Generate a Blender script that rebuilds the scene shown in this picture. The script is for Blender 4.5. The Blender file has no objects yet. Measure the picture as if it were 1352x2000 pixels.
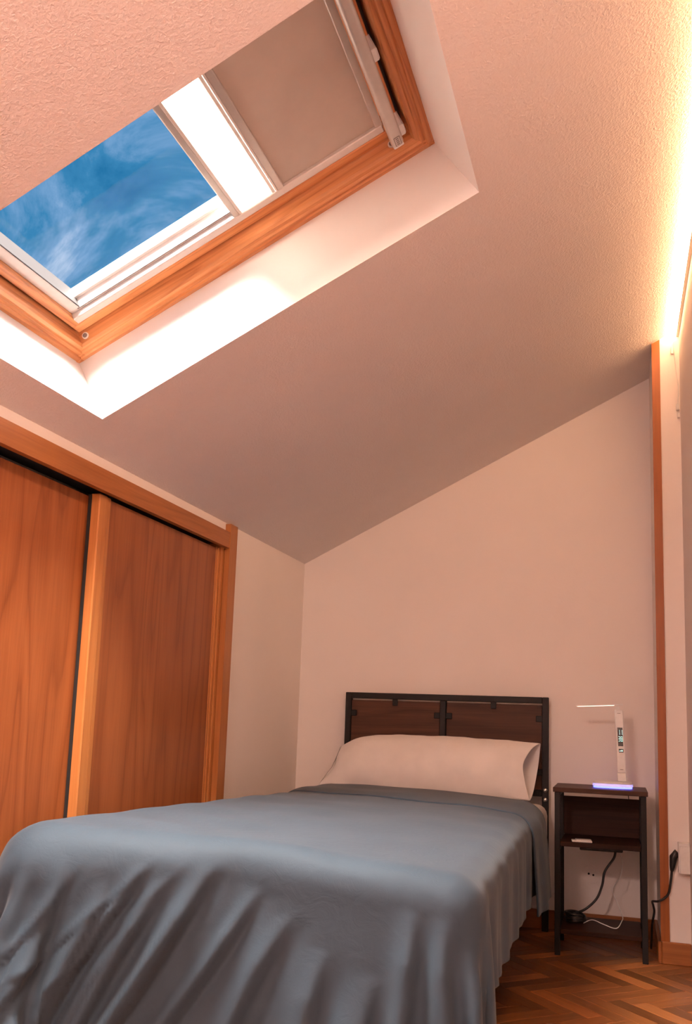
import bpy, bmesh, math, random
import numpy as np
from mathutils import Vector, Matrix, Euler
random.seed(7)
rng = np.random.default_rng(11)
scene = bpy.context.scene
col = scene.collection

# ------------------------------------------------------------------ camera, world, sun, exposure
cam_d = bpy.data.cameras.new('camera')
cam = bpy.data.objects.new('camera', cam_d)
col.objects.link(cam)
cam_d.sensor_width = 36.0
cam_d.lens = 1779.12 / 2000 * 36.0
cam_d.shift_y = 133.0 / 2000
cam_d.clip_start = 0.02
PITCH, ROLL, YAW = .1502, -.0354, .2919
R = Matrix.Rotation(YAW, 3, 'Z') @ Matrix.Rotation(PITCH, 3, 'X') @ Matrix.Rotation(ROLL, 3, 'Y')
right, fwd, up = R.col[0], R.col[1], R.col[2]
m = Matrix((right, up, -fwd)).transposed().to_4x4()
m.translation = Vector((1.3972, -3.9702, .8215))
cam.matrix_world = m
scene.camera = cam

scene.view_settings.view_transform = 'Standard'
scene.view_settings.look = 'None'
scene.view_settings.gamma = 1.0
scene.view_settings.use_curve_mapping = False
scene.view_settings.exposure = 0.1

world = bpy.data.worlds.new('sky')
scene.world = world
world.use_nodes = True
wn = world.node_tree.nodes; wl = world.node_tree.links
wn.clear()
w_out = wn.new('ShaderNodeOutputWorld')
w_bg = wn.new('ShaderNodeBackground')
w_tc = wn.new('ShaderNodeTexCoord')
w_map = wn.new('ShaderNodeMapping')
w_map.inputs['Rotation'].default_value = (0.5, 0.35, 0.6)
w_map.inputs['Scale'].default_value = (3.0, 7.5, 5.0)
w_n = wn.new('ShaderNodeTexNoise')
w_n.inputs['Scale'].default_value = 1.6
w_n.inputs['Detail'].default_value = 7
w_n.inputs['Roughness'].default_value = .62
w_n.inputs['Distortion'].default_value = .5
w_r = wn.new('ShaderNodeValToRGB')
w_r.color_ramp.elements[0].position = .34
w_r.color_ramp.elements[0].color = (.018, .17, .38, 1)
w_r.color_ramp.elements[1].position = .67
w_r.color_ramp.elements[1].color = (.62, .72, .90, 1)
e = w_r.color_ramp.elements.new(.45); e.color = (.045, .235, .47, 1)
e = w_r.color_ramp.elements.new(.54); e.color = (.18, .36, .62, 1)
wl.new(w_tc.outputs['Generated'], w_map.inputs['Vector'])
wl.new(w_map.outputs[0], w_n.inputs['Vector'])
wl.new(w_n.outputs['Fac'], w_r.inputs[0])
wl.new(w_r.outputs[0], w_bg.inputs['Color'])
w_bg.inputs['Strength'].default_value = 1.0
wl.new(w_bg.outputs[0], w_out.inputs['Surface'])

sun_d = bpy.data.lights.new('sun', 'SUN')
sun = bpy.data.objects.new('sun', sun_d)
col.objects.link(sun)
sun_d.energy = 90.0
sun_d.color = (1.0, .90, .83)
sun_d.angle = math.radians(58)          # hazy sun behind thin cloud
sun.location = (1.5, -6, 6)
sun.rotation_euler = Vector((-.12, -.33, .94)).to_track_quat('Z', 'Y').to_euler()

LED_STRENGTH = 62.0
FILL_STRENGTH = 205.0
LED_COLOR = (1.0, .58, .30)

# ------------------------------------------------------------------ room constants
H0, T = 1.5268, .5149                     # ceiling: z = H0 + T*x
ALPHA = math.atan(T)
S = Vector((math.cos(ALPHA), 0, math.sin(ALPHA)))
N = Vector((-math.sin(ALPHA), 0, math.cos(ALPHA)))
XR, YF = 1.64, -4.75
XP, YP = 1.541, -.38
def cz(x): return H0 + T * x
def W(s, y, n): return Vector((0, y, H0)) + S * s + N * n

# ------------------------------------------------------------------ object helpers
ORG = {}
def link(o, origin, parent=None):
    col.objects.link(o)
    ORG[o] = Vector(origin)
    if parent is not None:
        o.parent = parent
        o.location = Vector(origin) - ORG[parent]
    else:
        o.location = origin
    return o
def tag(o, label=None, cat=None, group=None, kind=None):
    if label: o['label'] = label
    if cat: o['category'] = cat
    if group: o['group'] = group
    if kind: o['kind'] = kind
    return o
def empty(name, loc, label=None, cat=None, group=None, kind=None, parent=None):
    o = bpy.data.objects.new(name, None)
    o.empty_display_size = .05
    link(o, loc, parent)
    return tag(o, label, cat, group, kind)
def mesh_obj(name, verts, faces, mat, parent=None, smooth=False, mats=None, fmat=None):
    vs = [Vector(v) for v in verts]
    lo = Vector([min(v[i] for v in vs) for i in range(3)]); hi = Vector([max(v[i] for v in vs) for i in range(3)])
    c = (lo + hi) / 2
    me = bpy.data.meshes.new(name)
    me.from_pydata([v - c for v in vs], [], faces)
    me.validate(); me.update()
    me.materials.append(mat)
    if mats:
        for mm in mats: me.materials.append(mm)
        for p, i in zip(me.polygons, fmat): p.material_index = i
    if smooth:
        for p in me.polygons: p.use_smooth = True
    return link(bpy.data.objects.new(name, me), c, parent)
def bm_obj(name, bm, mat, parent=None, smooth=False):
    bmesh.ops.recalc_face_normals(bm, faces=bm.faces)
    vs = [v.co.copy() for v in bm.verts]
    lo = Vector([min(v[i] for v in vs) for i in range(3)]); hi = Vector([max(v[i] for v in vs) for i in range(3)])
    c = (lo + hi) / 2
    bmesh.ops.translate(bm, verts=bm.verts, vec=-c)
    me = bpy.data.meshes.new(name); bm.to_mesh(me); bm.free()
    me.materials.append(mat)
    if smooth:
        for p in me.polygons: p.use_smooth = True
    return link(bpy.data.objects.new(name, me), c, parent)
def add_box(bm, x0, x1, y0, y1, z0, z1, bev=0, xf=None, seg=1):
    r = bmesh.ops.create_cube(bm, size=1)
    vs = r['verts']
    for v in vs:
        v.co = Vector(((x0 + x1) / 2 + v.co.x * (x1 - x0), (y0 + y1) / 2 + v.co.y * (y1 - y0), (z0 + z1) / 2 + v.co.z * (z1 - z0)))
    if bev > 0:
        es = list({e for v in vs for e in v.link_edges})
        rr = bmesh.ops.bevel(bm, geom=es, offset=bev, segments=seg, affect='EDGES', profile=.5)
        vs = list({v for f in rr['faces'] for v in f.verts} | {v for v in vs if v.is_valid})
    if xf:
        for v in vs: v.co = xf(*v.co)
    return vs
def box(name, x0, x1, y0, y1, z0, z1, mat, parent=None, bev=0, xf=None, seg=1):
    bm = bmesh.new(); add_box(bm, x0, x1, y0, y1, z0, z1, bev, xf, seg)
    return bm_obj(name, bm, mat, parent)
def prism(name, poly, a, b, axis, mat, parent=None, xf=None):
    """polygon extruded from a to b along axis 'x','y' or 'z' (poly gives the two other coordinates in order)."""
    def mk(p, q):
        if axis == 'x': return (q, p[0], p[1])
        if axis == 'y': return (p[0], q, p[1])
        return (p[0], p[1], q)
    n = len(poly)
    vs = [mk(p, a) for p in poly] + [mk(p, b) for p in poly]
    if xf: vs = [xf(*v) for v in vs]
    fs = [tuple(range(n))[::-1], tuple(range(n, 2 * n))] + [(i, (i + 1) % n, n + (i + 1) % n, n + i) for i in range(n)]
    bm = bmesh.new()
    bv = [bm.verts.new(v) for v in vs]
    for f in fs: bm.faces.new([bv[i] for i in f])
    return bm_obj(name, bm, mat, parent)
def catmull(pts, k=8):
    P = [Vector(p) for p in pts]; P = [P[0]] + P + [P[-1]]; out = []
    for i in range(1, len(P) - 2):
        for j in range(k):
            t = j / k
            a, b, c, d = P[i - 1], P[i], P[i + 1], P[i + 2]
            out.append(.5 * ((2 * b) + (c - a) * t + (2 * a - 5 * b + 4 * c - d) * t * t + (3 * b - a - 3 * c + d) * t ** 3))
    out.append(P[-2]); return out
def add_tube(bm, pts, r, seg=8):
    pts = [Vector(p) for p in pts]; rings = []
    prev = None
    for i, p in enumerate(pts):
        t = (pts[min(i + 1, len(pts) - 1)] - pts[max(i - 1, 0)]).normalized()
        if prev is None:
            ref = Vector((0, 0, 1)) if abs(t.z) < .9 else Vector((1, 0, 0))
            n = t.cross(ref).normalized()
        else:
            n = (prev - t * prev.dot(t)).normalized()
        prev = n; b = t.cross(n)
        rr = r[i] if isinstance(r, (list, tuple)) else r
        rings.append([bm.verts.new(p + n * (rr * math.cos(2 * math.pi * k / seg)) + b * (rr * math.sin(2 * math.pi * k / seg))) for k in range(seg)])
    for a, b in zip(rings[:-1], rings[1:]):
        for k in range(seg): bm.faces.new((a[k], a[(k + 1) % seg], b[(k + 1) % seg], b[k]))
    bm.faces.new(rings[0][::-1]); bm.faces.new(rings[-1])
def tube(name, pts, r, mat, parent=None, seg=8, spline=0):
    bm = bmesh.new(); add_tube(bm, catmull(pts, spline) if spline else pts, r, seg)
    return bm_obj(name, bm, mat, parent, True)
def cyl(name, p0, p1, r, mat, parent=None, seg=16):
    bm = bmesh.new(); add_tube(bm, [p0, p1], r, seg)
    return bm_obj(name, bm, mat, parent, False)

# ------------------------------------------------------------------ materials
def newmat(name):
    m = bpy.data.materials.new(name); m.use_nodes = True
    nt = m.node_tree; nt.nodes.clear()
    out = nt.nodes.new('ShaderNodeOutputMaterial')
    b = nt.nodes.new('ShaderNodeBsdfPrincipled')
    nt.links.new(b.outputs[0], out.inputs[0])
    return m, nt, b, out
def srgb(r, g, b):
    f = lambda c: (c / 255 / 12.92) if c / 255 <= .04045 else ((c / 255 + .055) / 1.055) ** 2.4
    return (f(r), f(g), f(b), 1)
def noise_node(nt, vec, scale, detail=3, rough=.5, dist=0):
    n = nt.nodes.new('ShaderNodeTexNoise')
    n.inputs['Scale'].default_value = scale; n.inputs['Detail'].default_value = detail
    n.inputs['Roughness'].default_value = rough; n.inputs['Distortion'].default_value = dist
    nt.links.new(vec, n.inputs['Vector']); return n
def ramp(nt, fac, stops):
    r = nt.nodes.new('ShaderNodeValToRGB'); cr = r.color_ramp
    cr.elements[0].position, cr.elements[0].color = stops[0]
    cr.elements[1].position, cr.elements[1].color = stops[-1]
    for p, c in stops[1:-1]:
        e = cr.elements.new(p); e.color = c
    nt.links.new(fac, r.inputs[0]); return r
def bump(nt, b, h, strength, dist):
    bp = nt.nodes.new('ShaderNodeBump')
    bp.inputs['Strength'].default_value = strength; bp.inputs['Distance'].default_value = dist
    nt.links.new(h, bp.inputs['Height']); nt.links.new(bp.outputs[0], b.inputs['Normal'])
def plain(name, rgb, rough=.5, metal=0, grain=0, gscale=60, bstr=0, bdist=.001):
    m, nt, b, out = newmat(name)
    tc = nt.nodes.new('ShaderNodeTexCoord')
    n = noise_node(nt, tc.outputs['Object'], gscale, 4)
    c = rgb if len(rgb) == 4 else (*rgb, 1)
    g = max(grain, .03)
    r = ramp(nt, n.outputs['Fac'], [(.3, tuple(x * (1 - g) for x in c[:3]) + (1,)), (.7, tuple(min(1, x * (1 + g)) for x in c[:3]) + (1,))])
    nt.links.new(r.outputs[0], b.inputs['Base Color'])
    b.inputs['Roughness'].default_value = rough; b.inputs['Metallic'].default_value = metal
    if bstr: bump(nt, b, n.outputs['Fac'], bstr, bdist)
    return m
def plaster(name, rgb, scale, strength, dist, fine=True):
    m, nt, b, out = newmat(name)
    tc = nt.nodes.new('ShaderNodeTexCoord')
    a = noise_node(nt, tc.outputs['Object'], scale, 3, .55, .35)
    big = noise_node(nt, tc.outputs['Object'], 2.2, 3)
    r = ramp(nt, big.outputs['Fac'], [(.35, tuple(x * .97 for x in rgb) + (1,)), (.65, tuple(rgb) + (1,))])
    nt.links.new(r.outputs[0], b.inputs['Base Color'])
    b.inputs['Roughness'].default_value = .75
    b.inputs['Specular IOR Level'].default_value = .25
    hr = ramp(nt, a.outputs['Fac'], [(.42, (0, 0, 0, 1)), (.66, (1, 1, 1, 1))])
    bump(nt, b, hr.outputs[0], strength, dist)
    return m
def wood(name, light, mid, dark, grain='z', tilt=0, contour=9, across=5.0, along=.45, rough=.42, fiber=.35, line=.55, spec=.4):
    """stretched-noise grain; grain = local axis the fibres follow, tilt = rotation about Y for roof-slope pieces."""
    m, nt, b, out = newmat(name)
    L = nt.links
    tc = nt.nodes.new('ShaderNodeTexCoord'); oi = nt.nodes.new('ShaderNodeObjectInfo')
    rot = nt.nodes.new('ShaderNodeMapping'); rot.inputs['Rotation'].default_value = (0, tilt, 0)
    L.new(tc.outputs['Object'], rot.inputs['Vector'])
    off = nt.nodes.new('ShaderNodeVectorMath'); off.operation = 'SCALE'
    cmb = nt.nodes.new('ShaderNodeCombineXYZ')
    for i in range(3): L.new(oi.outputs['Random'], cmb.inputs[i])
    L.new(cmb.outputs[0], off.inputs[0]); off.inputs['Scale'].default_value = 37.0
    add = nt.nodes.new('ShaderNodeVectorMath'); add.operation = 'ADD'
    L.new(rot.outputs[0], add.inputs[0]); L.new(off.outputs[0], add.inputs[1])
    def sc(ac, al):
        mp = nt.nodes.new('ShaderNodeMapping')
        v = [ac, ac, ac]; v['xyz'.index(grain)] = al
        mp.inputs['Scale'].default_value = v; L.new(add.outputs[0], mp.inputs['Vector']); return mp.outputs[0]
    n1 = noise_node(nt, sc(across, along), 1.0, 1.5, .45, .25)
    mul = nt.nodes.new('ShaderNodeMath'); mul.operation = 'MULTIPLY'; mul.inputs[1].default_value = contour
    L.new(n1.outputs['Fac'], mul.inputs[0])
    fr = nt.nodes.new('ShaderNodeMath'); fr.operation = 'FRACT'; L.new(mul.outputs[0], fr.inputs[0])
    rl = ramp(nt, fr.outputs[0], [(0, dark), (.18, mid), (.6, light), (.92, mid), (1, dark)])
    n2 = noise_node(nt, sc(180, 5), 1.0, 3, .6)
    rf = ramp(nt, n2.outputs['Fac'], [(.32, dark), (.55, mid), (.75, light)])
    n3 = noise_node(nt, sc(14, .8), 1.0, 3)
    rb = ramp(nt, n3.outputs['Fac'], [(.3, mid), (.7, light)])
    mx = nt.nodes.new('ShaderNodeMixRGB'); mx.inputs[0].default_value = line
    L.new(rb.outputs[0], mx.inputs[1]); L.new(rl.outputs[0], mx.inputs[2])
    mx2 = nt.nodes.new('ShaderNodeMixRGB'); mx2.inputs[0].default_value = fiber
    L.new(mx.outputs[0], mx2.inputs[1]); L.new(rf.outputs[0], mx2.inputs[2])
    hsv = nt.nodes.new('ShaderNodeHueSaturation')
    mr = nt.nodes.new('ShaderNodeMapRange'); mr.inputs['To Min'].default_value = .88; mr.inputs['To Max'].default_value = 1.12
    L.new(oi.outputs['Random'], mr.inputs['Value']); L.new(mr.outputs[0], hsv.inputs['Value'])
    L.new(mx2.outputs[0], hsv.inputs['Color'])
    L.new(hsv.outputs[0], b.inputs['Base Color'])
    b.inputs['Roughness'].default_value = rough
    b.inputs['Specular IOR Level'].default_value = spec
    bump(nt, b, n2.outputs['Fac'], .15, .0006)
    return m
def emit(name, rgb, strength):
    m, nt, b, out = newmat(name)
    b.inputs['Base Color'].default_value = (*rgb, 1)
    b.inputs['Emission Color'].default_value = (*rgb, 1)
    b.inputs['Emission Strength'].default_value = strength
    return m
C4 = lambda r, g, b: (r, g, b, 1)

M_wall = plaster('wall_paint', (.89, .82, .785), 110, .08, .0015)
M_ceil = plaster('ceiling_plaster', (.90, .83, .795), 150, .36, .0036)
M_reveal = plaster('reveal_paint', (.90, .86, .83), 90, .05, .002)
M_oak = wood('oak_veneer', C4(.36, .115, .036), C4(.29, .084, .024), C4(.17, .042, .011), 'z', contour=8, across=6.0, along=.62, rough=.38, line=.72, fiber=.30)
M_oak_f = wood('oak_moulding', C4(.50, .20, .06), C4(.43, .155, .042), C4(.30, .095, .022), 'z', contour=5, across=9, along=.4, rough=.36)
M_oak_y = wood('oak_header', C4(.42, .155, .045), C4(.34, .115, .03), C4(.22, .065, .016), 'y', contour=9, across=9, along=.7, rough=.38)
M_pine_s = wood('pine_sloped', C4(.70, .32, .13), C4(.60, .24, .085), C4(.36, .11, .032), 'x', tilt=ALPHA, contour=11, across=11, along=.55, rough=.38, line=.75)
M_pine_y = wood('pine_level', C4(.66, .30, .12), C4(.54, .20, .07), C4(.30, .088, .026), 'y', contour=11, across=11, along=.6, rough=.38, line=.75)
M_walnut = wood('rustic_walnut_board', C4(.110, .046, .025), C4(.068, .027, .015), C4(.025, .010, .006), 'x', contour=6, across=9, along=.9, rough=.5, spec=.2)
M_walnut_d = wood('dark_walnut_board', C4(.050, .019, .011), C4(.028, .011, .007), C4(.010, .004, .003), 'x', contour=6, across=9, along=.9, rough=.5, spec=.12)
M_base = wood('baseboard_oak', C4(.36, .125, .035), C4(.29, .092, .024), C4(.19, .055, .014), 'x', contour=5, across=12, along=.7, rough=.4)
M_base_y = wood('baseboard_oak_side', C4(.36, .125, .035), C4(.29, .092, .024), C4(.19, .055, .014), 'y', contour=5, across=12, along=.7, rough=.4)
M_trim = wood('trim_oak', C4(.32, .09, .016), C4(.27, .072, .012), C4(.19, .048, .008), 'z', contour=4, across=12, along=.5, rough=.4)
M_parq = [wood('parquet_%d' % i, C4(*(k * x for x in (.36, .135, .040))), C4(*(k * x for x in (.28, .095, .026))), C4(*(k * x for x in (.17, .05, .013))), 'x',
               contour=4, across=16, along=1.5, rough=.30) for i, k in enumerate((.60, 1.0, 1.5))]
M_subfloor = plain('subfloor', (.06, .022, .008), .8)
M_black = plain('black_metal', (.014, .012, .012), .5, 0.0)
M_black.node_tree.nodes['Principled BSDF'].inputs['Specular IOR Level'].default_value = .22
M_blackp = plain('black_plastic', (.014, .013, .013), .4)
M_dark = plain('dark_shadow_gap', (.012, .010, .009), .8)
M_steel = plain('bolt_steel', (.62, .60, .57), .25, .9)
M_alu = plain('anodised_aluminium', (.62, .58, .54), .38, .55)
M_aluw = plain('white_aluminium', (.80, .77, .73), .35, .15)
M_white = plain('white_plastic', (.82, .80, .78), .35)
M_whitep = plain('white_paint_sash', (.88, .86, .84), .4)
M_gask = plain('rubber_gasket', (.05, .045, .045), .6)
M_plug = plain('plug_grey', (.20, .17, .16), .5)
M_sheet = plain('white_sheet', (.78, .74, .71), .85, grain=.02, gscale=300, bstr=.1, bdist=.0006)

def fabric(name, rgb, weave=900, sheen=.2, rough=.85, wr=0.0):
    m, nt, b, out = newmat(name)
    tc = nt.nodes.new('ShaderNodeTexCoord')
    n = noise_node(nt, tc.outputs['Object'], weave, 2, .6)
    n2 = noise_node(nt, tc.outputs['Object'], 6, 4, .6)
    r = ramp(nt, n2.outputs['Fac'], [(.3, tuple(x * .93 for x in rgb) + (1,)), (.7, tuple(x * 1.05 for x in rgb) + (1,))])
    nt.links.new(r.outputs[0], b.inputs['Base Color'])
    b.inputs['Roughness'].default_value = rough
    b.inputs['Sheen Weight'].default_value = sheen
    b.inputs['Specular IOR Level'].default_value = .3
    if wr:
        n3 = noise_node(nt, tc.outputs['Object'], 20, 6, .62, 1.0)
        bump(nt, b, n3.outputs['Fac'], wr, .006)
    else:
        bump(nt, b, n.outputs['Fac'], .12, .0005)
    return m
M_duvet = fabric('grey_blue_cotton', (.035, .057, .080), 900, .10, .70, .24)
M_pillow = fabric('white_cotton', (.80, .76, .74), 900, .1, .85, .10)
M_blind = fabric('beige_blackout_fabric', (.56, .47, .40), 700, 0, .85)
def translucent(name, rgb, t):
    m, nt, b, out = newmat(name)
    tc = nt.nodes.new('ShaderNodeTexCoord'); n = noise_node(nt, tc.outputs['Object'], 300, 2)
    r = ramp(nt, n.outputs['Fac'], [(.3, tuple(x * .97 for x in rgb) + (1,)), (.7, tuple(rgb) + (1,))])
    nt.links.new(r.outputs[0], b.inputs['Base Color']); b.inputs['Roughness'].default_value = .9
    tr = nt.nodes.new('ShaderNodeBsdfTranslucent'); nt.links.new(r.outputs[0], tr.inputs['Color'])
    mx = nt.nodes.new('ShaderNodeMixShader'); mx.inputs[0].default_value = t
    nt.links.new(b.outputs[0], mx.inputs[1]); nt.links.new(tr.outputs[0], mx.inputs[2]); nt.links.new(mx.outputs[0], out.inputs[0])
    return m
M_pleat = translucent('pleated_screen', (.86, .82, .74), .55)
def glass_mat():
    m, nt, b, out = newmat('window_glass')
    nt.nodes.remove(b)
    tr = nt.nodes.new('ShaderNodeBsdfTransparent'); tr.inputs[0].default_value = (.97, .98, .98, 1)
    gl = nt.nodes.new('ShaderNodeBsdfGlossy'); gl.inputs['Roughness'].default_value = .02
    lw = nt.nodes.new('ShaderNodeLayerWeight'); lw.inputs['Blend'].default_value = .12
    mx = nt.nodes.new('ShaderNodeMixShader')
    pw = nt.nodes.new('ShaderNodeMath'); pw.operation = 'MULTIPLY'; pw.inputs[1].default_value = .06
    nt.links.new(lw.outputs['Facing'], pw.inputs[0])
    nt.links.new(pw.outputs[0], mx.inputs[0]); nt.links.new(tr.outputs[0], mx.inputs[1]); nt.links.new(gl.outputs[0], mx.inputs[2])
    nt.links.new(mx.outputs[0], out.inputs[0]); return m
M_glass = glass_mat()
M_led = emit('led_strip_light', LED_COLOR, LED_STRENGTH)
M_blue = emit('blue_glow_ring', (.10, .12, 1.0), 5.0)
M_lampled = emit('lamp_panel', (1.0, .80, .66), 1.6)
M_screen = plain('lamp_screen', (.008, .010, .009), .25)
M_digit = emit('screen_digits', (.55, .95, .90), .9)

# ------------------------------------------------------------------ structure
ROOF = .34
WX0 = -.20                                  # back of the wardrobe niche
def roof_z(x, n=ROOF): return cz(x) + n / math.cos(ALPHA)
tag(prism('wall_back', [(WX0, -.12), (XR + .12, -.12), (XR + .12, roof_z(XR + .12)), (WX0, roof_z(WX0))], 0, .12, 'y', M_wall), 'plain pale plaster wall behind the headboard', None, None, 'structure')
tag(prism('wall_front', [(WX0, -.12), (XR + .12, -.12), (XR + .12, roof_z(XR + .12)), (WX0, roof_z(WX0))], YF - .12, YF, 'y', M_wall), 'plain wall behind the camera', None, None, 'structure')
tag(prism('wall_right', [(XR, -.12), (XR + .12, -.12), (XR + .12, roof_z(XR + .12)), (XR, roof_z(XR))], YF, 0, 'y', M_wall), 'plain wall carrying the light strip along the ceiling', None, None, 'structure')
DY0, DY1 = -4.2, -.905                      # wardrobe opening along the left wall
DZ = 1.47
bm = bmesh.new()
def wl_box(y0, y1, z0, z1):
    vs = []
    for x in (-.09, 0):
        for yy, zz in ((y0, z0), (y1, z0), (y1, z1), (y0, z1)):
            vs.append(bm.verts.new((x, yy, zz if zz < 1.5 else roof_z(x))))
    for f in ((0, 3, 2, 1), (4, 5, 6, 7), (0, 1, 5, 4), (1, 2, 6, 5), (2, 3, 7, 6), (3, 0, 4, 7)): bm.faces.new([vs[i] for i in f])
wl_box(-.878, 0, -.12, 2); wl_box(YF, -.878, 1.452, 2); wl_box(YF, DY0, -.12, 1.452)
tag(bm_obj('wall_left', bm, M_wall), 'plain pale wall around the sliding wardrobe', None, None, 'structure')
bm = bmesh.new(); add_box(bm, WX0 - .1, WX0, YF, 0, -.12, 1.6)
tag(bm_obj('wall_niche', bm, M_wall), 'back of the wardrobe niche', None, None, 'structure')
# pier in the far right corner
tag(prism('wall_pier', [(XP, 0), (XR + .02, 0), (XR + .02, cz(XR + .02) + .05), (XP, cz(XP) + .05)], YP, .02, 'y', M_wall), 'narrow projecting pier in the far right corner', None, None, 'structure')

# ceiling sheet with the skylight hole, reveal and roof sheet
OS0, OS1, OY0, OY1 = .113, 1.224, -2.696, -1.941       # hole at the ceiling face
FS0, FS1, FY0, FY1, FN = .106, 1.194, -2.712, -1.925, .19   # hole where the window frame starts
SA, SB = -.85, (XR + .14) / math.cos(ALPHA)
def holed(bm, s0, s1, y0, y1, n, flip):
    g = [[bm.verts.new(W(s, y, n)) for y in (YF - .12, y0, y1, .12)] for s in (SA, s0, s1, SB)]
    for i in range(3):
        for j in range(3):
            if i == 1 and j == 1: continue
            q = (g[i][j], g[i + 1][j], g[i + 1][j + 1], g[i][j + 1])
            bm.faces.new(q[::-1] if flip else q)
    return g
bm = bmesh.new(); holed(bm, OS0, OS1, OY0, OY1, 0, True)
g1 = holed(bm, FS0, FS1, FY0, FY1, ROOF, False)
ceiling = bm_obj('ceiling', bm, M_ceil)
tag(ceiling, 'sloping ceiling in rough orange-peel plaster around the skylight', None, None, 'structure')
bm = bmesh.new()
lo = [bm.verts.new(W(s, y, 0)) for s, y in ((OS0, OY0), (OS1, OY0), (OS1, OY1), (OS0, OY1))]
hi = [bm.verts.new(W(s, y, FN)) for s, y in ((FS0, FY0), (FS1, FY0), (FS1, FY1), (FS0, FY1))]
tp = [bm.verts.new(W(s, y, ROOF)) for s, y in ((FS0, FY0), (FS1, FY0), (FS1, FY1), (FS0, FY1))]
for i in range(4):
    bm.faces.new((lo[i], lo[(i + 1) % 4], hi[(i + 1) % 4], hi[i])); bm.faces.new((hi[i], hi[(i + 1) % 4], tp[(i + 1) % 4], tp[i]))
bm_obj('skylight_reveal', bm, M_reveal, ceiling)

# floor with herringbone planks
floor = empty('floor', (.8, -2.3, -.03), 'herringbone oak parquet floor', None, None, 'structure')
box('subfloor', WX0, XR + .02, YF, .02, -.06, -.014, M_subfloor, floor)
PL, PW, PH = .27, .054, .014
def plank_mesh(mat):
    bm = bmesh.new(); add_box(bm, -PL / 2 + .0006, PL / 2 - .0006, -PW / 2 + .0006, PW / 2 - .0006, -PH, 0, .0011)
    me = bpy.data.meshes.new('plank'); bm.to_mesh(me); bm.free(); me.materials.append(mat); return me
PM = [plank_mesh(mm) for mm in M_parq]
stuff_bm = bmesh.new()
def herring():
    A = math.radians(-48); ca, sa = math.cos(A), math.sin(A)
    k = int(round(PL / PW))
    cnt = 0
    for i in range(-70, 70):
        for j in range(-40, 40):
            # classic herringbone cell in units of PW
            bx = i + j * k; by = i - j * k
            for o in (0, 1):
                if o == 0: cx_, cy_, rot = bx + k / 2, by + .5, 0
                else: cx_, cy_, rot = bx + k + .5, by + 1 - k / 2, 1
                px_, py_ = cx_ * PW, cy_ * PW
                X = 1.28 + px_ * ca - py_ * sa; Y = -.93 + px_ * sa + py_ * ca
                if not (-.15 < X < XR + .1 and YF < Y < .1): continue
                yield X, Y, A + (math.pi / 2 if rot else 0)
def clip_ok(X, Y, a):
    hx_ = abs(math.cos(a)) * PL / 2 + abs(math.sin(a)) * PW / 2; hy_ = abs(math.sin(a)) * PL / 2 + abs(math.cos(a)) * PW / 2
    return hx_, hy_
for X, Y, a in herring():
    if X > .93 and Y > -2.0:
        o = bpy.data.objects.new('plank', random.choices(PM, (3, 5, 2))[0])
        link(o, (X, Y, 0), floor); o.rotation_euler.z = a
    else:
        vs = add_box(stuff_bm, -PL / 2 + .0006, PL / 2 - .0006, -PW / 2 + .0006, PW / 2 - .0006, -PH, 0)
        mt = Matrix.Translation((X, Y, 0)) @ Matrix.Rotation(a, 4, 'Z')
        for v in vs: v.co = mt @ v.co
tag(bm_obj('plank_field', stuff_bm, M_parq[1], floor), None, None, None, 'stuff')

# baseboards and the corner strip
tag(box('baseboard_back', 0, XP, -.013, 0, 0, .076, M_base, None, .003), 'oak skirting along the headboard wall', None, None, 'structure')
tag(box('baseboard_pier_side', XP - .013, XP, YP - .013, -.013, 0, .076, M_base_y, None, .003), 'oak skirting on the side of the pier', None, None, 'structure')
tag(box('baseboard_pier', XP, XR, YP - .013, YP, 0, .076, M_base, None, .003), 'oak skirting across the front of the pier', None, None, 'structure')
tag(box('baseboard_left', 0, .013, -.84, -.013, 0, .076, M_base_y, None, .003), 'oak skirting on the left wall beside the wardrobe', None, None, 'structure')
tag(prism('trim_1', [(XP - .003, .076), (XP + .027, .076), (XP + .027, cz(XP + .027) - .004), (XP - .003, cz(XP - .003) - .004)], YP - .008, YP, 'y', M_trim), 'orange oak strip running up the edge of the pier', None, None, 'structure')

# ------------------------------------------------------------------ skylight window
win = empty('window_1', W(.65, -2.318, .19), 'pine framed roof window with clear glass and grey top bar', None, None, 'structure')
YC = (FY0 + FY1) / 2
prof = [(-.003, ROOF), (-.003, .193), (.015, .190), (.018, .1945), (.029, .1925), (.032, .198), (.042, .199), (.046, .207), (.046, ROOF)]
def xfW(s, y, n): return W(s, y, n)
for sg in (1, -1):
    pts = [(YC + sg * (FY1 - YC - d), n) for d, n in prof]
    prism('frame_member', pts, FS0, FS1, 'x', M_pine_s, win, xfW)
prism('frame_member', [(FS0 + d, n) for d, n in prof], FY0 + .003, FY1 - .003, 'y', M_pine_y, win, xfW)
prism('frame_member', [(FS1 - d, n) for d, n in prof], FY0 + .003, FY1 - .003, 'y', M_pine_y, win, xfW)
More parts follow.
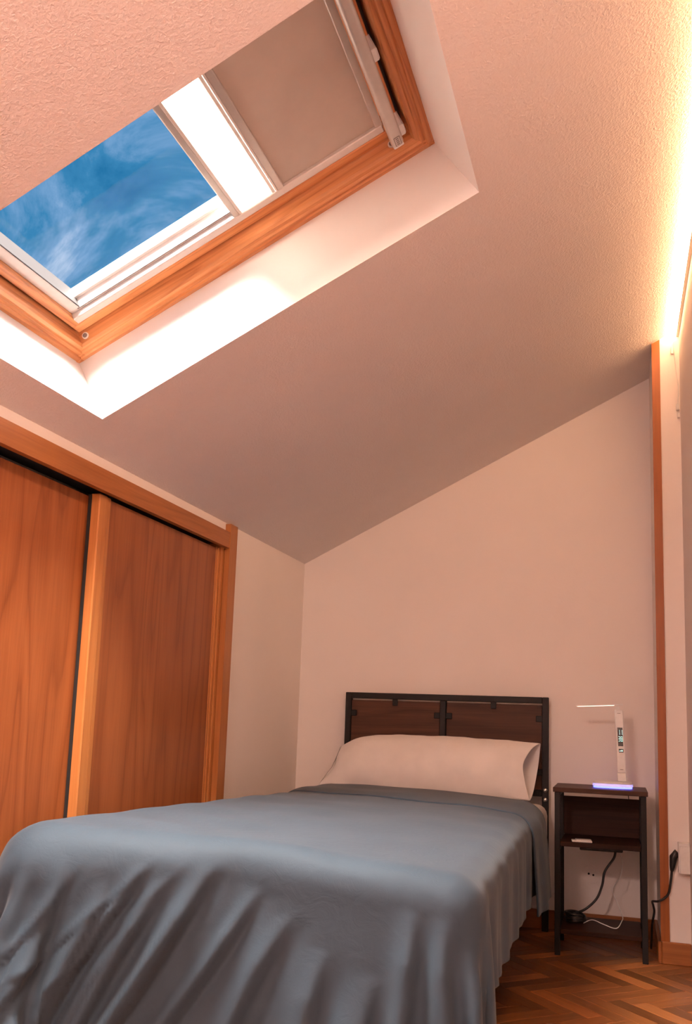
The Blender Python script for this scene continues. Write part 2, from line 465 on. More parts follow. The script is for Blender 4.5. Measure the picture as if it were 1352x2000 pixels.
# sash: s .157..1.143, y -1.976..-2.66
A0, A1 = .158, 1.136; B1 = -1.976; B0 = 2 * YC - B1
for y0, y1 in ((B1 - .030, B1), (B0, B0 + .030)):
    box('sash_rail', A0, A1, y0, y1, .236, .305, M_pine_s, win, .002, xfW)
box('sash_rail', A0, A0 + .022, B0 + .030, B1 - .030, .236, .305, M_pine_y, win, .002, xfW)
box('sash_rail', A1 - .040, A1, B0 + .030, B1 - .030, .232, .305, M_pine_y, win, .002, xfW)
box('gap_shade_strip', FS1 - .0455, A1 + .0005, B0, B1, .27, .33, M_gask, win, 0, xfW)  # dark strips standing in for the shade in the gaps between frame and sash
box('gap_shade_strip', FS0 + .0465, A0 - .0005, B0, B1, .262, .33, M_gask, win, 0, xfW)
# white inner lining and the panes
for y0, y1 in ((B1 - .062, B1 - .030), (B0 + .030, B0 + .062)):
    box('sash_lining', A0 + .022, A1 - .04, y0, y1, .2555, .310, M_whitep, win, .0015, xfW)
    yy = y0 if y0 > YC else y1
    box('gasket', A0 + .045, A1 - .06, yy - .0015, yy + .0015, .2542, .2556, M_plug, win, 0, xfW)
box('sash_lining', A0 + .022, A0 + .050, B0 + .062, B1 - .062, .255, .310, M_whitep, win, .0015, xfW)
box('gasket', A0 + .050, A0 + .053, B0 + .062, B1 - .062, .257, .310, M_gask, win, 0, xfW)
box('sash_lining', A1 - .07, A1 - .04, B0 + .062, B1 - .062, .262, .310, M_whitep, win, .0015, xfW)
for y0, y1 in ((B1 - .072, B1 - .062), (B0 + .062, B0 + .072)):
    box('glazing_bead', A0 + .05, A1 - .07, y0, y1, .282, .310, M_aluw, win, .001, xfW)
box('glass_pane', A0 + .05, A1 - .07, B0 + .064, B1 - .064, .300, .304, M_glass, win, 0, xfW)
# screw caps in the frame
for s in (.17, 1.098):
    cp = cyl('screw_cap', W(s, FY1 - .044, .222), W(s, FY1 - .049, .222), .0095, M_aluw, win)
    cyl('screw_hole', W(s, FY1 - .048, .222), W(s, FY1 - .0505, .222), .0062, M_plug, cp)
# top control bar
bm = bmesh.new(); add_box(bm, 1.092, 1.123, -2.62, -2.012, .172, .196, .010, xfW, 4)
bar = bm_obj('control_bar', bm, M_alu, win, True)
box('control_bar_end', 1.094, 1.121, -2.017, -2.0095, .174, .194, M_white, bar, .002, xfW)
lab = box('bar_label', 1.100, 1.116, -2.052, -2.022, .1713, .1718, M_plug, bar, 0, xfW)
box('bar_label_face', 1.1015, 1.1145, -2.0505, -2.0235, .1710, .1714, M_alu, lab, 0, xfW)
for i in range(4):
    box('bar_label_letter', 1.1045, 1.1115, -2.0475 + i * .0062, -2.0445 + i * .0062, .1708, .1711, M_plug, lab, 0, xfW)
for y in (-2.035, -2.29, -2.56):
    box('bar_bracket', 1.108, 1.138, y - .018, y + .018, .190, .240, M_white, win, .004, xfW)
# latch plate on the sash
lp = box('latch_plate', 1.098, 1.104, -2.075, -2.035, .222, .236, M_aluw, win, .001, xfW)
for y in (-2.066, -2.046): box('latch_slot', 1.0965, 1.0985, y - .006, y + .006, .226, .232, M_dark, lp, 0, xfW)

# blinds pulled down from the top of the window
bl = empty('skylight_blind', W(.88, YC, .24), 'beige blackout blind and white pleated screen half drawn across the skylight', 'blind')
for y0, y1 in ((B1 - .056, B1 - .031), (B0 + .031, B0 + .056)):
    box('side_rail', A0 + .001, A1 - .041, y0, y1, .237, .255, M_aluw, bl, .002, xfW)
YA, YB = B0 + .056, B1 - .056
box('head_rail', 1.078, 1.102, YA, YB, .237, .256, M_alu, bl, .002, xfW)
box('blackout_fabric', .818, 1.079, YA - .004, YB + .004, .246, .2475, M_blind, bl, 0, xfW)
b1 = box('blackout_bar', .800, .820, YA - .002, YB + .002, .238, .254, M_alu, bl, .003, xfW, 2)
box('bar_lip', .796, .801, YA, YB, .236, .244, M_aluw, b1, .001, xfW)
b2 = box('screen_bar', .786, .795, YA - .002, YB + .002, .240, .254, M_aluw, bl, .002, xfW, 2)
b3 = box('screen_bar', .673, .690, YA - .002, YB + .002, .238, .254, M_alu, bl, .003, xfW, 2)
box('bar_lip', .689, .697, YA, YB, .237, .246, M_aluw, b3, .001, xfW)
NP = 14
vs, fs = [], []
for i in range(2 * NP + 1):
    s = .695 + (.788 - .695) * i / (2 * NP); n = .243 + (.0045 if i % 2 else 0)
    vs += [W(s, YA - .003, n), W(s, YB + .003, n)]
for i in range(2 * NP): fs.append((2 * i, 2 * i + 1, 2 * i + 3, 2 * i + 2))
mesh_obj('pleated_fabric', vs, fs, M_pleat, bl)

# ------------------------------------------------------------------ LED profile along the right wall
led = empty('light_strip', (XR - .008, -2.2, 2.345), 'thin aluminium profile with glowing warm strip along the top of wall', 'light strip')
LY0, LY1 = -4.5, -.375
box('profile', XR - .011, XR, LY0, LY1, 2.340, 2.360, M_alu, led, .001)
box('diffuser', XR - .015, XR - .0105, LY0 + .004, LY1 - .004, 2.3425, 2.3575, M_led, led)
box('shading_lip', XR - .025, XR, LY0, LY1, 2.3602, 2.3622, M_alu, led)  # added to shade the ceiling right beside the strip
box('end_cap', XR - .015, XR, LY1, LY1 + .003, 2.340, 2.360, M_white, led)

cab = empty('light_cable', (XR - .02, YP - .01, 1.95), 'thin white cable hanging from the light strip with inline connector', 'cable')
tube('wire', [(XR - .006, -.372, 2.342), (XR - .020, YP - .006, 2.31), (XR - .014, YP - .008, 2.22), (XR - .006, YP - .008, 2.13), (XR - .010, YP - .009, 2.06)], .0022, M_white, cab, 6, 6)
box('clip', XR - .030, XR - .022, YP - .010, YP, 2.268, 2.296, M_white, cab, .001)
box('connector', XR - .016, XR - .004, YP - .018, YP - .002, 2.035, 2.062, M_white, cab, .003)
box('connector', XR - .012, XR - .002, YP - .016, YP - .002, 2.006, 2.028, M_white, cab, .002)

# ------------------------------------------------------------------ added fill lamp, out of view, brightening the back wall and near ceiling
cl = empty('fill_lamp', W(.75, -4.25, 0), 'added fill lamp, a round white dome out of view behind the camera', 'lamp')
bm = bmesh.new()
def dome(r0, h0, h1, nr):
    rings = []
    for i in range(nr + 1):
        a = i / nr * math.pi / 2
        rings.append([bm.verts.new(W(.75 + r0 * math.cos(a) * math.cos(2 * math.pi * k / 28) , -4.25 + r0 * math.cos(a) * math.sin(2 * math.pi * k / 28), -h0 - h1 * math.sin(a))) for k in range(28)] if i < nr else None)
    tip = bm.verts.new(W(.75, -4.25, -h0 - h1))
    for a, b in zip(rings[:-2], rings[1:-1]):
        for k in range(28): bm.faces.new((a[k], a[(k + 1) % 28], b[(k + 1) % 28], b[k]))
    for k in range(28): bm.faces.new((rings[-2][k], rings[-2][(k + 1) % 28], tip))
dome(.15, .03, .07, 7)
bm_obj('fill_dome', bm, emit('fill_dome_glow', (1.0, .70, .60), FILL_STRENGTH), cl, True)
cyl('fill_base', W(.75, -4.25, -.001), W(.75, -4.25, -.03), .16, M_white, cl, 28)

# ------------------------------------------------------------------ wardrobe
wd = empty('wardrobe', (-.05, -2.3, 0), 'built-in oak wardrobe with two sliding doors left of the bed', 'wardrobe')
prism('jamb', [(.0005, 0), (.022, 0), (.022, 1.522), (.0005, 1.522)], -.906, -.842, 'y', M_oak_f, wd)
box('jamb', .0005, .022, -4.2, -4.13, 0, 1.43, M_oak_f, wd, .002)
prism('header', [(.0005, 1.430), (.020, 1.430), (.020, 1.490), (.0005, 1.490)], -4.2, -.906, 'y', M_oak_y, wd)
box('track', -.085, -.001, -4.13, -.927, 1.4445, 1.4515, M_dark, wd)
box('inner_jamb', -.075, -.001, -.926, -.8785, 0, 1.4515, M_oak_f, wd, .002)
box('plinth', -.12, .0, -4.13, -.906, 0, .03, M_oak_y, wd)
def sliding_door(x, y0, y1, ztop):
    d = empty('sliding_door', (x, (y0 + y1) / 2, .03), parent=wd)
    box('door_panel', x - .012, x - .004, y0 + .03, y1 - .02, .032, ztop - .006, M_oak, d)
    box('stile', x - .03, x + .002, y0, y0 + .042, .032, ztop, M_oak_f, d, .003)
    box('stile_bead', x - .026, x - .0005, y0 + .042, y0 + .066, .032, ztop, M_oak_f, d, .004)
    box('stile', x - .03, x, y1 - .016, y1, .032, ztop, M_oak_f, d, .003)
    box('stile_bead', x - .026, x - .002, y1 - .030, y1 - .016, .032, ztop, M_oak_f, d, .003)
    return d
d1 = sliding_door(-.006, -1.757, -.928, 1.428)
d2 = sliding_door(-.038, -2.90, -1.70, 1.427)
d3 = sliding_door(-.006, -4.13, -2.87, 1.428)
box('brush_seal', -.040, -.030, -1.7590, -1.7572, .04, 1.425, M_dark, d1)

# ------------------------------------------------------------------ bed
bed = empty('bed', (.68, -1.0, 0), 'black metal bed frame with dark wooden headboard panels against the wall', 'bed')
HX0, HX1, HY0, HY1 = .240, 1.122, -.060, -.030
for x in (HX0, HX1 - .026):
    box('post', x, x + .026, HY0, HY1, 0, .936, M_black, bed, .002)
box('top_rail', HX0 + .026, HX1 - .026, HY0, HY1, .910, .936, M_black, bed, .002)
box('middle_post', .664, .690, HY0, HY1, .555, .910, M_black, bed, .002)
box('lower_rail', HX0 + .026, HX1 - .026, HY0, HY1, .530, .555, M_black, bed, .002)
for x0, x1 in ((.267, .662), (.692, 1.094)):
    p = box('headboard_panel', x0, x1, -.050, -.036, .557, .903, M_walnut, bed, .001)
    xm = (x0 + x1) / 2
    for cx_, cz_, w_, h_ in ((xm, .898, .024, .032), (x0 + .008, .846, .032, .026), (x1 - .008, .846, .032, .026), (x0 + .008, .628, .032, .026), (x1 - .008, .628, .032, .026)):
        c = box('clip', cx_ - w_ / 2, cx_ + w_ / 2, -.056, -.050, cz_ - h_ / 2, cz_ + h_ / 2, M_black, p, .002)
for z in (.556, .518):
    for x in (HX0 + .013, HX1 - .013):
        bm = bmesh.new(); bmesh.ops.create_uvsphere(bm, u_segments=12, v_segments=8, radius=.0095)
        for v in bm.verts: v.co = Vector((x + v.co.x, HY0 + v.co.y * .6, z + v.co.z))
        bm_obj('bolt', bm, M_steel, bed, True)
for x in (.250, 1.088): box('side_rail', x, x + .026, -1.99, HY0, .26, .30, M_black, bed, .002)
box('foot_rail', .250, 1.114, -2.01, -1.984, .26, .30, M_black, bed, .002)
for x in (.30, 1.02):
    for y in (-1.98,): box('leg', x, x + .03, y, y + .03, 0, .26, M_black, bed, .002)
for i in range(12): box('slat', .276, 1.088, -1.93 + i * .155, -1.87 + i * .155, .300, .312, M_walnut_d, bed)

bm = bmesh.new(); add_box(bm, .238, 1.122, -1.985, -.075, .313, .505, .045, None, 4)
tag(bm_obj('mattress', bm, M_sheet, None, True), 'mattress in a white fitted sheet under the duvet', 'mattress')

# ------------------------------------------------------------------ duvet: draped by a small cloth solver
def drape():
    sp = .0155
    xl, xr = -.20, 1.335
    nu = int((xr - xl) / sp) + 1
    nv = 150
    U = np.linspace(xl, xr, nu)
    fr_ = np.clip((U - .24) / .88, 0, 1)
    yh = -.33 - .28 * fr_                 # slanting head edge
    yf = -2.60
    t = np.linspace(0, 1, nv)
    X = xl + (U[None, :] - xl) * (1 - .015 * np.clip((t[:, None] - .55) / .25, 0, 1))
    Y = yh[None, :] * (1 - t[:, None]) + (yf - .12 * np.clip((.62 - U) / .45, 0, 1))[None, :] * t[:, None]
    P0 = np.stack([X, Y, np.zeros_like(X)], -1)
    P = P0.copy(); P[..., 2] = .62
    P[..., 2] += rng.normal(0, .0015, X.shape)
    prev = P.copy()
    def groups():
        g = []
        full = slice(None)
        def add(a, b, k, stiff):
            d = np.linalg.norm(P0[a] - P0[b], axis=-1) * k
            g.append((a, b, d, stiff))
        n, mm = nv, nu
        for o in (0, 1):
            e = (n - o) // 2 * 2
            add((slice(o, o + e - 1 if False else None, 2), full), None, 1, 1) if False else None
        def pairs(L, step, o, blk):
            idx = [i for i in range(L - step) if (i // blk) % 2 == o]
            return np.array(idx)
        for o in (0, 1):
            i = pairs(n, 1, o, 1); g.append(('v', i, i + 1, np.linalg.norm(P0[i] - P0[i + 1], axis=-1) * 1.008, 1.0))
            j = pairs(mm, 1, o, 1); g.append(('h', j, j + 1, np.linalg.norm(P0[:, j] - P0[:, j + 1], axis=-1) * 1.012, 1.0))
        for o in (0, 1):
            i = pairs(n, 1, o, 1)
            g.append(('d', i, 1, np.linalg.norm(P0[i][:, :-1] - P0[i + 1][:, 1:], axis=-1), .5))
            g.append(('d', i, -1, np.linalg.norm(P0[i][:, 1:] - P0[i + 1][:, :-1], axis=-1), .5))
        for st, k in ((2, .25), (4, .10)):
            for o in (0, 1):
                i = pairs(n, st, o, st); g.append(('v', i, i + st, np.linalg.norm(P0[i] - P0[i + st], axis=-1), k))
                j = pairs(mm, st, o, st); g.append(('h', j, j + st, np.linalg.norm(P0[:, j] - P0[:, j + st], axis=-1), k))
        return g
    G = groups()
    def corr(A, B, d, k):
        D = B - A; L = np.linalg.norm(D, axis=-1); L = np.maximum(L, 1e-6)
        return D * (.5 * k * (L - d) / L)[..., None]
    def collide(P, xmin=.034, ref=None):
        x, y, z = P[..., 0], P[..., 1], P[..., 2]
        # rounded, slightly crowned mattress + puffy filling, lower towards the right foot corner
        lf = np.clip((.62 - x) / .45, 0, 1)
        foot = np.clip((-.5 - y) / 1.5, 0, 1)
        r = .062 + .05 * foot * lf
        top = .540 + foot * (.026 - .062 * np.clip((x - .12) / 1.0, 0, 1)) + .010 * np.cos(np.clip((x - .66) / .5, -1, 1) * 1.5)
        bx0, bx1, by0, by1 = .215 - .16 * foot + r, 1.130 - r, -2.085 - .14 * lf + r, .1
        cx_ = np.clip(x, bx0, bx1); cy_ = np.clip(y, by0, by1); c_z = np.minimum(z, top - r)
        dx, dy, dz = x - cx_, y - cy_, z - c_z
        d = np.sqrt(dx * dx + dy * dy + dz * dz)
        inside = (d < r)
        # points deep in the core: push up
        core = d < 1e-5
        s = np.where(inside & ~core, r / np.maximum(d, 1e-6), 1)
        x2 = np.where(inside & ~core, cx_ + dx * s, x); y2 = np.where(inside & ~core, cy_ + dy * s, y); z2 = np.where(inside & ~core, c_z + dz * s, z)
        z2 = np.where(core, top, z2)
        z2 = np.maximum(z2, .006)
        x2 = np.maximum(x2, xmin)
        Q = np.stack([x2, y2, z2], -1)
        if ref is not None:                # cloth resting on the top does not slide
            st = (inside & (dz > .6 * r))[..., None]
            Q[..., :2] = np.where(st, ref[..., :2] + .08 * (Q[..., :2] - ref[..., :2]), Q[..., :2])
        return Q, inside
    dt2 = 9.8 * (1 / 45) ** 2
    for step in range(230):
        v = (P - prev) * (.975 if step < 180 else .9)
        prev = P.copy()
        P = P + v; P[..., 2] -= dt2 * .55
        xm = min(.034, -.25 + .0035 * step)
        for it in range(9):
            for g in G:
                if g[0] == 'v':
                    _, a, b, d, k = g; c = corr(P[a], P[b], d, k); P[a] += c; P[b] -= c
                elif g[0] == 'h':
                    _, a, b, d, k = g; c = corr(P[:, a], P[:, b], d, k); P[:, a] += c; P[:, b] -= c
                else:
                    _, i, s, d, k = g
                    if s == 1:
                        c = corr(P[i][:, :-1], P[i + 1][:, 1:], d, k); P[i, :-1] += c; P[i + 1, 1:] -= c
                    else:
                        c = corr(P[i][:, 1:], P[i + 1][:, :-1], d, k); P[i, 1:] += c; P[i + 1, :-1] -= c
            if it % 3 == 2: P, ins = collide(P, xm, prev)
        P, ins = collide(P, xm, prev)
        f = np.where(ins, .75, 0)[..., None]
        prev = prev + (P - prev) * f
    return P, nu, nv
DP, nu, nv = drape()

def upsample(P):
    def up(A):
        B = np.zeros((A.shape[0] * 2 - 1,) + A.shape[1:])
        B[::2] = A
        E_ = np.concatenate([2 * A[:1] - A[1:2], A, 2 * A[-1:] - A[-2:-1]], 0)
        B[1::2] = (-E_[:-3] + 9 * E_[1:-2] + 9 * E_[2:-1] - E_[3:]) / 16
        return B
    return np.swapaxes(up(np.swapaxes(up(P), 0, 1)), 0, 1)
def normals(P):
    du = np.gradient(P, axis=1); dv = np.gradient(P, axis=0)
    n = np.cross(dv, du); n /= np.maximum(np.linalg.norm(n, axis=-1, keepdims=True), 1e-9)
    return -n if n[60, n.shape[1] // 2, 2] < 0 else n
# hanging folds on the foot end: start x, drop where it starts, lean to the left per metre of drop, amplitude, width
FOLDS = [(.130, .03, .10, .020, .020), (.190, .06, .16, .024, .020), (.265, .03, .30, .018, .018), (.340, .07, .40, .026, .022), (.415, .03, .50, .024, .018),
         (.480, .06, .58, .024, .020), (.570, .03, .62, .030, .024), (.655, .07, .60, .020, .020), (.735, .12, .45, .022, .030), (.820, .18, .30, .022, .034), (.905, .22, .18, .016, .034),
         (.300, .02, .7, .010, .010), (.52, .12, .7, .014, .012), (.235, .12, .3, .012, .012), (.385, .16, .45, .012, .012), (.62, .15, .6, .010, .012), (.45, .02, 1.0, .007, .010), (.54, .015, 1.1, .006, .009), (.985, .09, -.02, .024, .026), (1.065, .10, -.08, .022, .026)]
def duvet_mesh():
    global nu
    P = upsample(DP); nu = P.shape[1]
    for _ in range(2):
        Q = P.copy()
        Q[1:-1, 1:-1] = .5 * P[1:-1, 1:-1] + .125 * (P[:-2, 1:-1] + P[2:, 1:-1] + P[1:-1, :-2] + P[1:-1, 2:])
        P = Q
    k_ = 1 - .75 * np.clip((-1.55 - P[..., 1]) / .35, 0, 1)
    P[..., 0] = np.where(P[..., 0] > 1.132, 1.132 + (P[..., 0] - 1.132) * k_, P[..., 0])
    Nn = normals(P)
    x, y, z = P[..., 0], P[..., 1], P[..., 2]
    onfront = np.clip((-1.98 - y) / .08, 0, 1) * np.clip((-Nn[..., 1] - .15) / .4, 0, 1)
    drop = np.clip(.53 - z, 0, 1)
    disp = np.zeros_like(x)
    for x0, d0, lean, amp, wd_ in FOLDS:
        c = x0 - lean * (drop - d0) + .012 * np.sin(9 * drop + 20 * x0)
        t = (x - c) / (.78 * wd_)
        g = np.where(t < 0, np.exp(-(t / 1.5) ** 2), np.exp(-(t / .55) ** 2)) - .35 * np.exp(-((t - 1.6) / 1.0) ** 2)
        ramp_ = np.clip((drop - d0) / .10, 0, 1) * (1 - .35 * np.clip((drop - d0 - .25) / .25, 0, 1))
        disp += amp * g * ramp_
    disp *= onfront
    # soft vertical folds on the right hanging side
    side = np.clip((x - 1.11) / .03, 0, 1) * (y > -2.03)
    disp += side * .007 * np.clip((.52 - z) / .12, 0, 1) * (np.sin(31 * y + 1.3) + .6 * np.sin(53 * y))
    # faint creases on top
    topm = np.clip((z - .50) / .03, 0, 1)
    disp += topm * .0022 * (np.sin(17 * x - 9 * y) * np.sin(5 * y + 3 * x) + .8 * np.sin(29 * y + 6 * x) * np.sin(4 * x))
    P = P + Nn * disp[..., None]
    Nn = normals(P)
    # turned-back flap at the head: rows of the duvet offset outwards, joined over a rounded fold
    K = 50
    hang = np.clip((P[:K, :, 0] - 1.09) / .08, 0, 1)
    off = .012 + .010 * hang
    rows = []
    wob = .006 * np.sin(np.linspace(0, 19, nu)) + .004 * np.sin(np.linspace(1, 43, nu))
    for i in range(K - 1, -1, -1):
        o_ = off[i] * (1 - .75 * (i / (K - 1)) ** 6)
        q = P[i] + Nn[i] * o_[:, None]
        q[:, 1] += wob * (i / K)
        lowf = np.clip((.5 - P[i][:, 2]) / .2, 0, 1) * (P[i][:, 0] > .7)
        q[:, 2] -= .045 * lowf ** 1.5
        q[:, 0] += .018 * lowf
        rows.append(q)
    ed = P[0] + Nn[0] * .006; ed = ed - (P[1] - P[0]) * .5
    rows.append(ed)
    G = np.concatenate([np.stack(rows), P], 0)
    n = G.shape[0]
    vs = [tuple(v) for v in G.reshape(-1, 3)]
    fs = [(i * nu + j, i * nu + j + 1, (i + 1) * nu + j + 1, (i + 1) * nu + j) for i in range(n - 1) for j in range(nu - 1)]
    return vs, fs
vs, fs = duvet_mesh()
duvet = mesh_obj('duvet', vs, fs, M_duvet, None, True)
md = duvet.modifiers.new('thick', 'SOLIDIFY'); md.thickness = .006; md.offset = 0
tag(duvet, 'grey-blue cotton duvet spread over the bed, turned back at the head', 'duvet')

# ------------------------------------------------------------------ pillow
pil = empty('pillow', (.68, -.25, .52), 'long white pillow in cotton case leaning on the headboard', 'pillow')
def pillow_mesh(x0, x1, name, mat, parent, open_right, sc=1.0):
    nx, nc = 60, 40
    vs, fs = [], []
    # leaning frame: bottom front edge to top back edge
    for i in range(nx + 1):
        u = i / nx; x = x0 + (x1 - x0) * u
        eL = min(1, (u / .20)); eR = min(1, ((1 - u) / .12))
        tl = math.sin(eL * math.pi / 2) ** .75
        tr = 1 if open_right else math.sin(eR * math.pi / 2) ** .6
        th = (.018 + .062 * tl * tr * (1 - (.30 * max(0, (u - .86) / .14) if open_right else 0))) * sc
        hh = (.135 - .035 * (1 - tl) + (.0 if open_right else -.02 * (1 - tr))) * sc
        sag = .012 * math.sin(u * math.pi) - .022 * (1 - tl)
        for k in range(nc):
            a = 2 * math.pi * k / nc
            ca, sa = math.cos(a), math.sin(a)
            q = abs(sa) ** .9 * (1 if sa >= 0 else -1) * hh
            p = abs(ca) ** 1.0 * (1 if ca >= 0 else -1) * th * (1 - .55 * abs(sa) ** 3)
            w = .004 * math.sin(9 * u * 6.28 + 3 * sa) * (1 - tl * .6) + .003 * math.sin(23 * u + 5 * a)
            p += w
            if open_right: p -= (.004 * math.exp(-((u - .885) / .008) ** 2)) * (1 if ca > 0 else -1)
            # leaning: height axis tilts back by 40 deg, front normal points to -y
            th_ = math.radians(38)
            y = -.250 - p * math.cos(th_) + q * math.sin(th_) * .95
            z = .640 + sag + q * math.cos(th_) + p * math.sin(th_) * .7
            z = max(z, .512 + .001 * k / nc)
            y = min(y, -.064)
            xx = x + ((.014 * sa - .045 * max(0, ca) * (1 - abs(sa)) ** .6) * max(0, (u - .84) / .16) ** 1.5 if open_right else 0) - .06 * max(0, -sa) * (1 - u) ** 2
            vs.append((xx, y, z))
    for i in range(nx):
        for k in range(nc):
            fs.append((i * nc + k, i * nc + (k + 1) % nc, (i + 1) * nc + (k + 1) % nc, (i + 1) * nc + k))
    fs.append(tuple(range(nc)))
    if not open_right: fs.append(tuple(nx * nc + k for k in range(nc))[::-1])
    o = mesh_obj(name, vs, fs, mat, parent, True)
    return o
pc_ = pillow_mesh(.265, 1.085, 'pillowcase', M_pillow, pil, True)
md = pc_.modifiers.new('thick', 'SOLIDIFY'); md.thickness = .002; md.offset = -1
md = pc_.modifiers.new('smooth', 'SUBSURF'); md.levels = 1; md.render_levels = 1
pillow_mesh(.285, 1.030, 'pillow_filling', M_sheet, pil, False, .90)

# ------------------------------------------------------------------ nightstand
ns = empty('nightstand', (1.332, -.29, 0), 'dark wood nightstand on black metal legs beside the bed', 'nightstand')
NX0, NX1, NY0, NY1 = 1.164, 1.500, -.430, -.155
box('top', NX0, NX1, NY0, NY1, .578, .595, M_walnut, ns, .0015)
for x in (NX0 + .006, NX1 - .026):
    for y in (NY0 + .006, NY1 - .026):
        box('leg', x, x + .020, y, y + .020, 0, .578, M_black, ns, .0015)
for x in (NX0 + .008, NX1 - .024):
    for z in (.383, .075): box('side_bar', x, x + .016, NY0 + .026, NY1 - .026, z - .018, z, M_black, ns, .001)
    box('side_bar', x, x + .016, NY0 + .026, NY1 - .026, .562, .578, M_black, ns, .001)
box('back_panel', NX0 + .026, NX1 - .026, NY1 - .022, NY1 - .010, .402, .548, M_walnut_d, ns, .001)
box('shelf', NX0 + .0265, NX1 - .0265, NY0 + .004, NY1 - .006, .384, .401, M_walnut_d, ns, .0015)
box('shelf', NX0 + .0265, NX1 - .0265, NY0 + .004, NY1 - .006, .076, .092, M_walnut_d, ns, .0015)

# ------------------------------------------------------------------ desk lamp
lamp = empty('desk_lamp', (1.376, -.26, .595), 'white folding desk lamp with clock display and blue glowing base', 'lamp')
def disc(name, cx_, cy_, rx, ry, z0, z1, mat, parent, taper=1.0, n=40, e=.5):
    bm = bmesh.new(); rings = []
    for z, k in ((z0, 1), ((z0 + z1) / 2, (1 + taper) / 2), (z1, taper)):
        ring = []
        for i in range(n):
            a = 2 * math.pi * i / n
            c_, s_ = math.cos(a), math.sin(a)
            ring.append(bm.verts.new((cx_ + rx * k * abs(c_) ** e * (1 if c_ >= 0 else -1), cy_ + ry * k * abs(s_) ** e * (1 if s_ >= 0 else -1), z)))
        rings.append(ring)
    for a, b in zip(rings[:-1], rings[1:]):
        for i in range(n): bm.faces.new((a[i], a[(i + 1) % n], b[(i + 1) % n], b[i]))
    bm.faces.new(rings[0][::-1]); bm.faces.new(rings[-1])
    return bm_obj(name, bm, mat, parent)
disc('glow_ring', 1.377, -.275, .071, .061, .5955, .6025, M_blue, lamp, 1.0)
disc('base_diffuser', 1.377, -.275, .074, .064, .6025, .6115, emit('lavender_diffuser', (.50, .42, 1.0), .9), lamp, .99)
disc('base', 1.377, -.275, .0735, .0635, .6115, .6185, M_white, lamp, .97)
STX, STY = 1.412, -.262
def stem_xf(x, y, z):      # stem leans slightly to the left
    return Vector((x - .04 * (z - .62), y + .03 * (z - .62), z))
st = box('stem', STX - .016, STX + .016, STY - .009, STY + .009, .652, .888, M_white, lamp, .003, stem_xf, 2)
box('stem_foot', STX - .0165, STX + .0165, STY - .0115, STY + .0115, .6185, .6515, M_white, lamp, .003, stem_xf, 2)
box('stem_groove', STX - .006, STX + .006, STY - .0096, STY - .0088, .6625, .6645, M_plug, st, 0, stem_xf)
box('stem_groove', STX - .006, STX + .006, STY - .0096, STY - .0088, .8755, .8770, M_plug, st, 0, stem_xf)
sc_ = box('display', STX - .0085, STX + .0105, STY - .0096, STY - .0088, .752, .822, M_screen, st, 0, stem_xf)
sc2 = box('display', STX - .0070, STX + .0100, STY - .0096, STY - .0088, .728, .742, M_screen, st, 0, stem_xf)
SEG = {'1': 'bc', '3': 'abgcd', '8': 'abcdefg', '2': 'abged', '6': 'afgedc', '5': 'afgcd'}
def digit(ch, cx_, cz_, w, h, t):
    bm = bmesh.new(); y0, y1 = STY - .0101, STY - .0096
    S_ = {'a': (-w, w, h - t, h), 'd': (-w, w, -h, -h + t), 'g': (-w, w, -t / 2, t / 2),
          'f': (-w, -w + t, 0, h), 'e': (-w, -w + t, -h, 0), 'b': (w - t, w, 0, h), 'c': (w - t, w, -h, 0)}
    for s in SEG[ch]:
        a = S_[s]; add_box(bm, cx_ + a[0], cx_ + a[1], y0, y1, cz_ + a[2], cz_ + a[3], 0, stem_xf)
    bm_obj('digit', bm, M_digit, sc_)
for ch, dx, z in (('1', -.0035, .804), ('1', .0055, .804), ('3', -.0035, .779), ('8', .0055, .779)):
    digit(ch, STX + .001 + dx - .0005, z, .0032, .0095, .0013)
for i in range(4): box('digit', STX - .0065 + i * .0040, STX - .0043 + i * .0040, STY - .0101, STY - .0096, .756, .7635, M_plug, sc_, 0, stem_xf)
for i in range(3): box('digit', STX - .0045 + i * .0045, STX - .0018 + i * .0045, STY - .0101, STY - .0096, .7315, .7315 + .0035 + .0015 * i, M_digit, sc2, 0, stem_xf)
hd = prism('head', [(1.243, .9015), (1.416, .9125), (1.418, .9085), (1.243, .8985)], STY - .020, STY + .020, 'y', M_white, lamp)
prism('lamp_panel', [(1.247, .8985), (1.385, .9062), (1.385, .9050), (1.247, .8973)], STY - .017, STY + .017, 'y', M_lampled, hd)
cyl('hinge', stem_xf(STX - .004, STY - .014, .895), stem_xf(STX - .004, STY + .014, .895), .009, M_white, lamp)

# ------------------------------------------------------------------ small things around the nightstand
cd = empty('earphone_case', (1.266, -.395, .401), 'flat white plastic case lying on nightstand shelf', 'case')
bm = bmesh.new(); add_box(bm, -.036, .036, -.022, .022, .0, .006, .002, None, 2)
bmesh.ops.rotate(bm, verts=bm.verts, cent=(0, 0, 0), matrix=Matrix.Rotation(.12, 3, 'Z')); bmesh.ops.translate(bm, verts=bm.verts, vec=(1.266, -.395, .401))
bm_obj('case_body', bm, M_white, cd)
bm = bmesh.new(); add_box(bm, -.022, .034, -.020, .020, .006, .009, .0012, None, 2)
bmesh.ops.rotate(bm, verts=bm.verts, cent=(0, 0, 0), matrix=Matrix.Rotation(.12, 3, 'Z')); bmesh.ops.translate(bm, verts=bm.verts, vec=(1.266, -.395, .401))
bm_obj('case_lid', bm, M_white, cd)

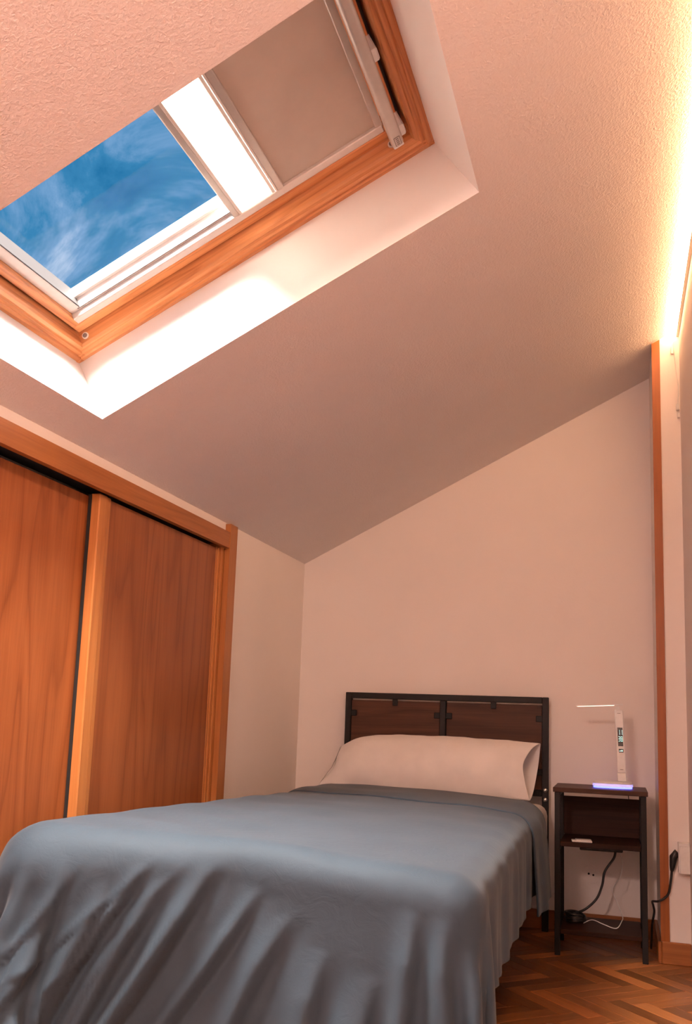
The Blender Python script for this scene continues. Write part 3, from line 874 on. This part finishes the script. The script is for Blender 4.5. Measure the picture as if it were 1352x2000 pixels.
ps = empty('power_strip', (1.335, -.20, .355), 'black power strip fixed under the nightstand shelf with hanging cord', 'power strip')
box('strip_body', 1.252, 1.412, -.225, -.185, .350, .3838, M_blackp, ps, .003)
for i in range(3):
    sk = cyl('socket', (1.285 + i * .045, -.2255, .367), (1.285 + i * .045, -.224, .367), .013, M_gask, ps)
tube('cord', [(1.385, -.205, .352), (1.378, -.205, .325), (1.345, -.21, .275), (1.335, -.215, .225), (1.315, -.22, .175), (1.275, -.23, .135), (1.235, -.25, .118), (1.215, -.27, .112)], .0045, M_blackp, ps, 8, 8)

co = []
for i in range(66):
    a = i / 12 * 2 * math.pi * .9
    co.append((1.238 + .036 * math.cos(a) + .004 * math.sin(i), -.285 + .050 * math.sin(a), .0975 + .006 * (i % 13) / 13 + .022 * i / 66 + .007 * math.sin(a * .5)))
tag(tube('coiled_cord', co, .0045, M_blackp, None, 7), 'coil of black cord lying on the lower nightstand shelf', 'cord')
tag(tube('white_wire', [(1.268, -.30, .0955), (1.30, -.31, .112), (1.34, -.33, .104), (1.385, -.34, .0955), (1.405, -.30, .115), (1.408, -.26, .125), (1.39, -.20, .16), (1.372, -.17, .205), (1.40, -.165, .25), (1.41, -.165, .30), (1.40, -.17, .345)], .0016, M_white, None, 6, 6), 'thin white wire looping down behind nightstand onto lower shelf', 'wire')
tag(tube('lamp_wire', [(1.43, -.205, .605), (1.432, -.150, .597), (1.434, -.146, .57), (1.436, -.140, .53), (1.43, -.138, .45)], .0016, M_blackp, None, 6, 6), 'thin black wire dropping behind nightstand top from the lamp', 'wire')

# socket on the back wall, seen under the nightstand
so = empty('wall_socket', (1.288, -.004, .23), 'round pale wall socket with two dark holes behind nightstand', 'socket')
cyl('socket_plate', (1.288, 0, .23), (1.288, -.006, .23), .036, M_wall, so, 28)
cyl('socket_ring', (1.288, -.006, .23), (1.288, -.009, .23), .022, M_wall, so, 24)
for x, z in ((1.279, .232), (1.297, .228)): cyl('socket_hole', (x, -.0088, z), (x, -.0096, z), .0042, M_dark, so, 12)

# box and plug on the pier
jb = empty('socket_box', (1.62, YP, .37), 'white surface socket box on the pier above the skirting', 'socket box')
box('box_body', 1.600, XR - .001, YP - .042, YP, .318, .424, M_white, jb, .002)
box('box_cover', 1.605, XR - .001, YP - .048, YP - .042, .318, .414, M_white, jb, .002)
pg = empty('power_plug', (1.588, YP - .02, .36), 'black plug with cord running down behind nightstand leg', 'plug')
bm = bmesh.new(); add_tube(bm, [(1.599, YP - .022, .372), (1.590, YP - .022, .385), (1.584, YP - .022, .372), (1.580, YP - .022, .34), (1.578, YP - .022, .322)], [.012, .014, .014, .010, .006], 10)
bm_obj('plug_body', bm, M_blackp, pg, True)
tube('cord', [(1.578, YP - .022, .326), (1.574, YP - .022, .29), (1.566, YP - .02, .245), (1.55, YP - .018, .225), (1.530, YP - .02, .214), (1.512, YP + .02, .205), (1.516, YP + .06, .185), (1.520, YP + .08, .16), (1.515, YP + .08, .13), (1.512, YP + .10, .10), (1.508, YP + .12, .02)], .0042, M_blackp, pg, 8, 8)
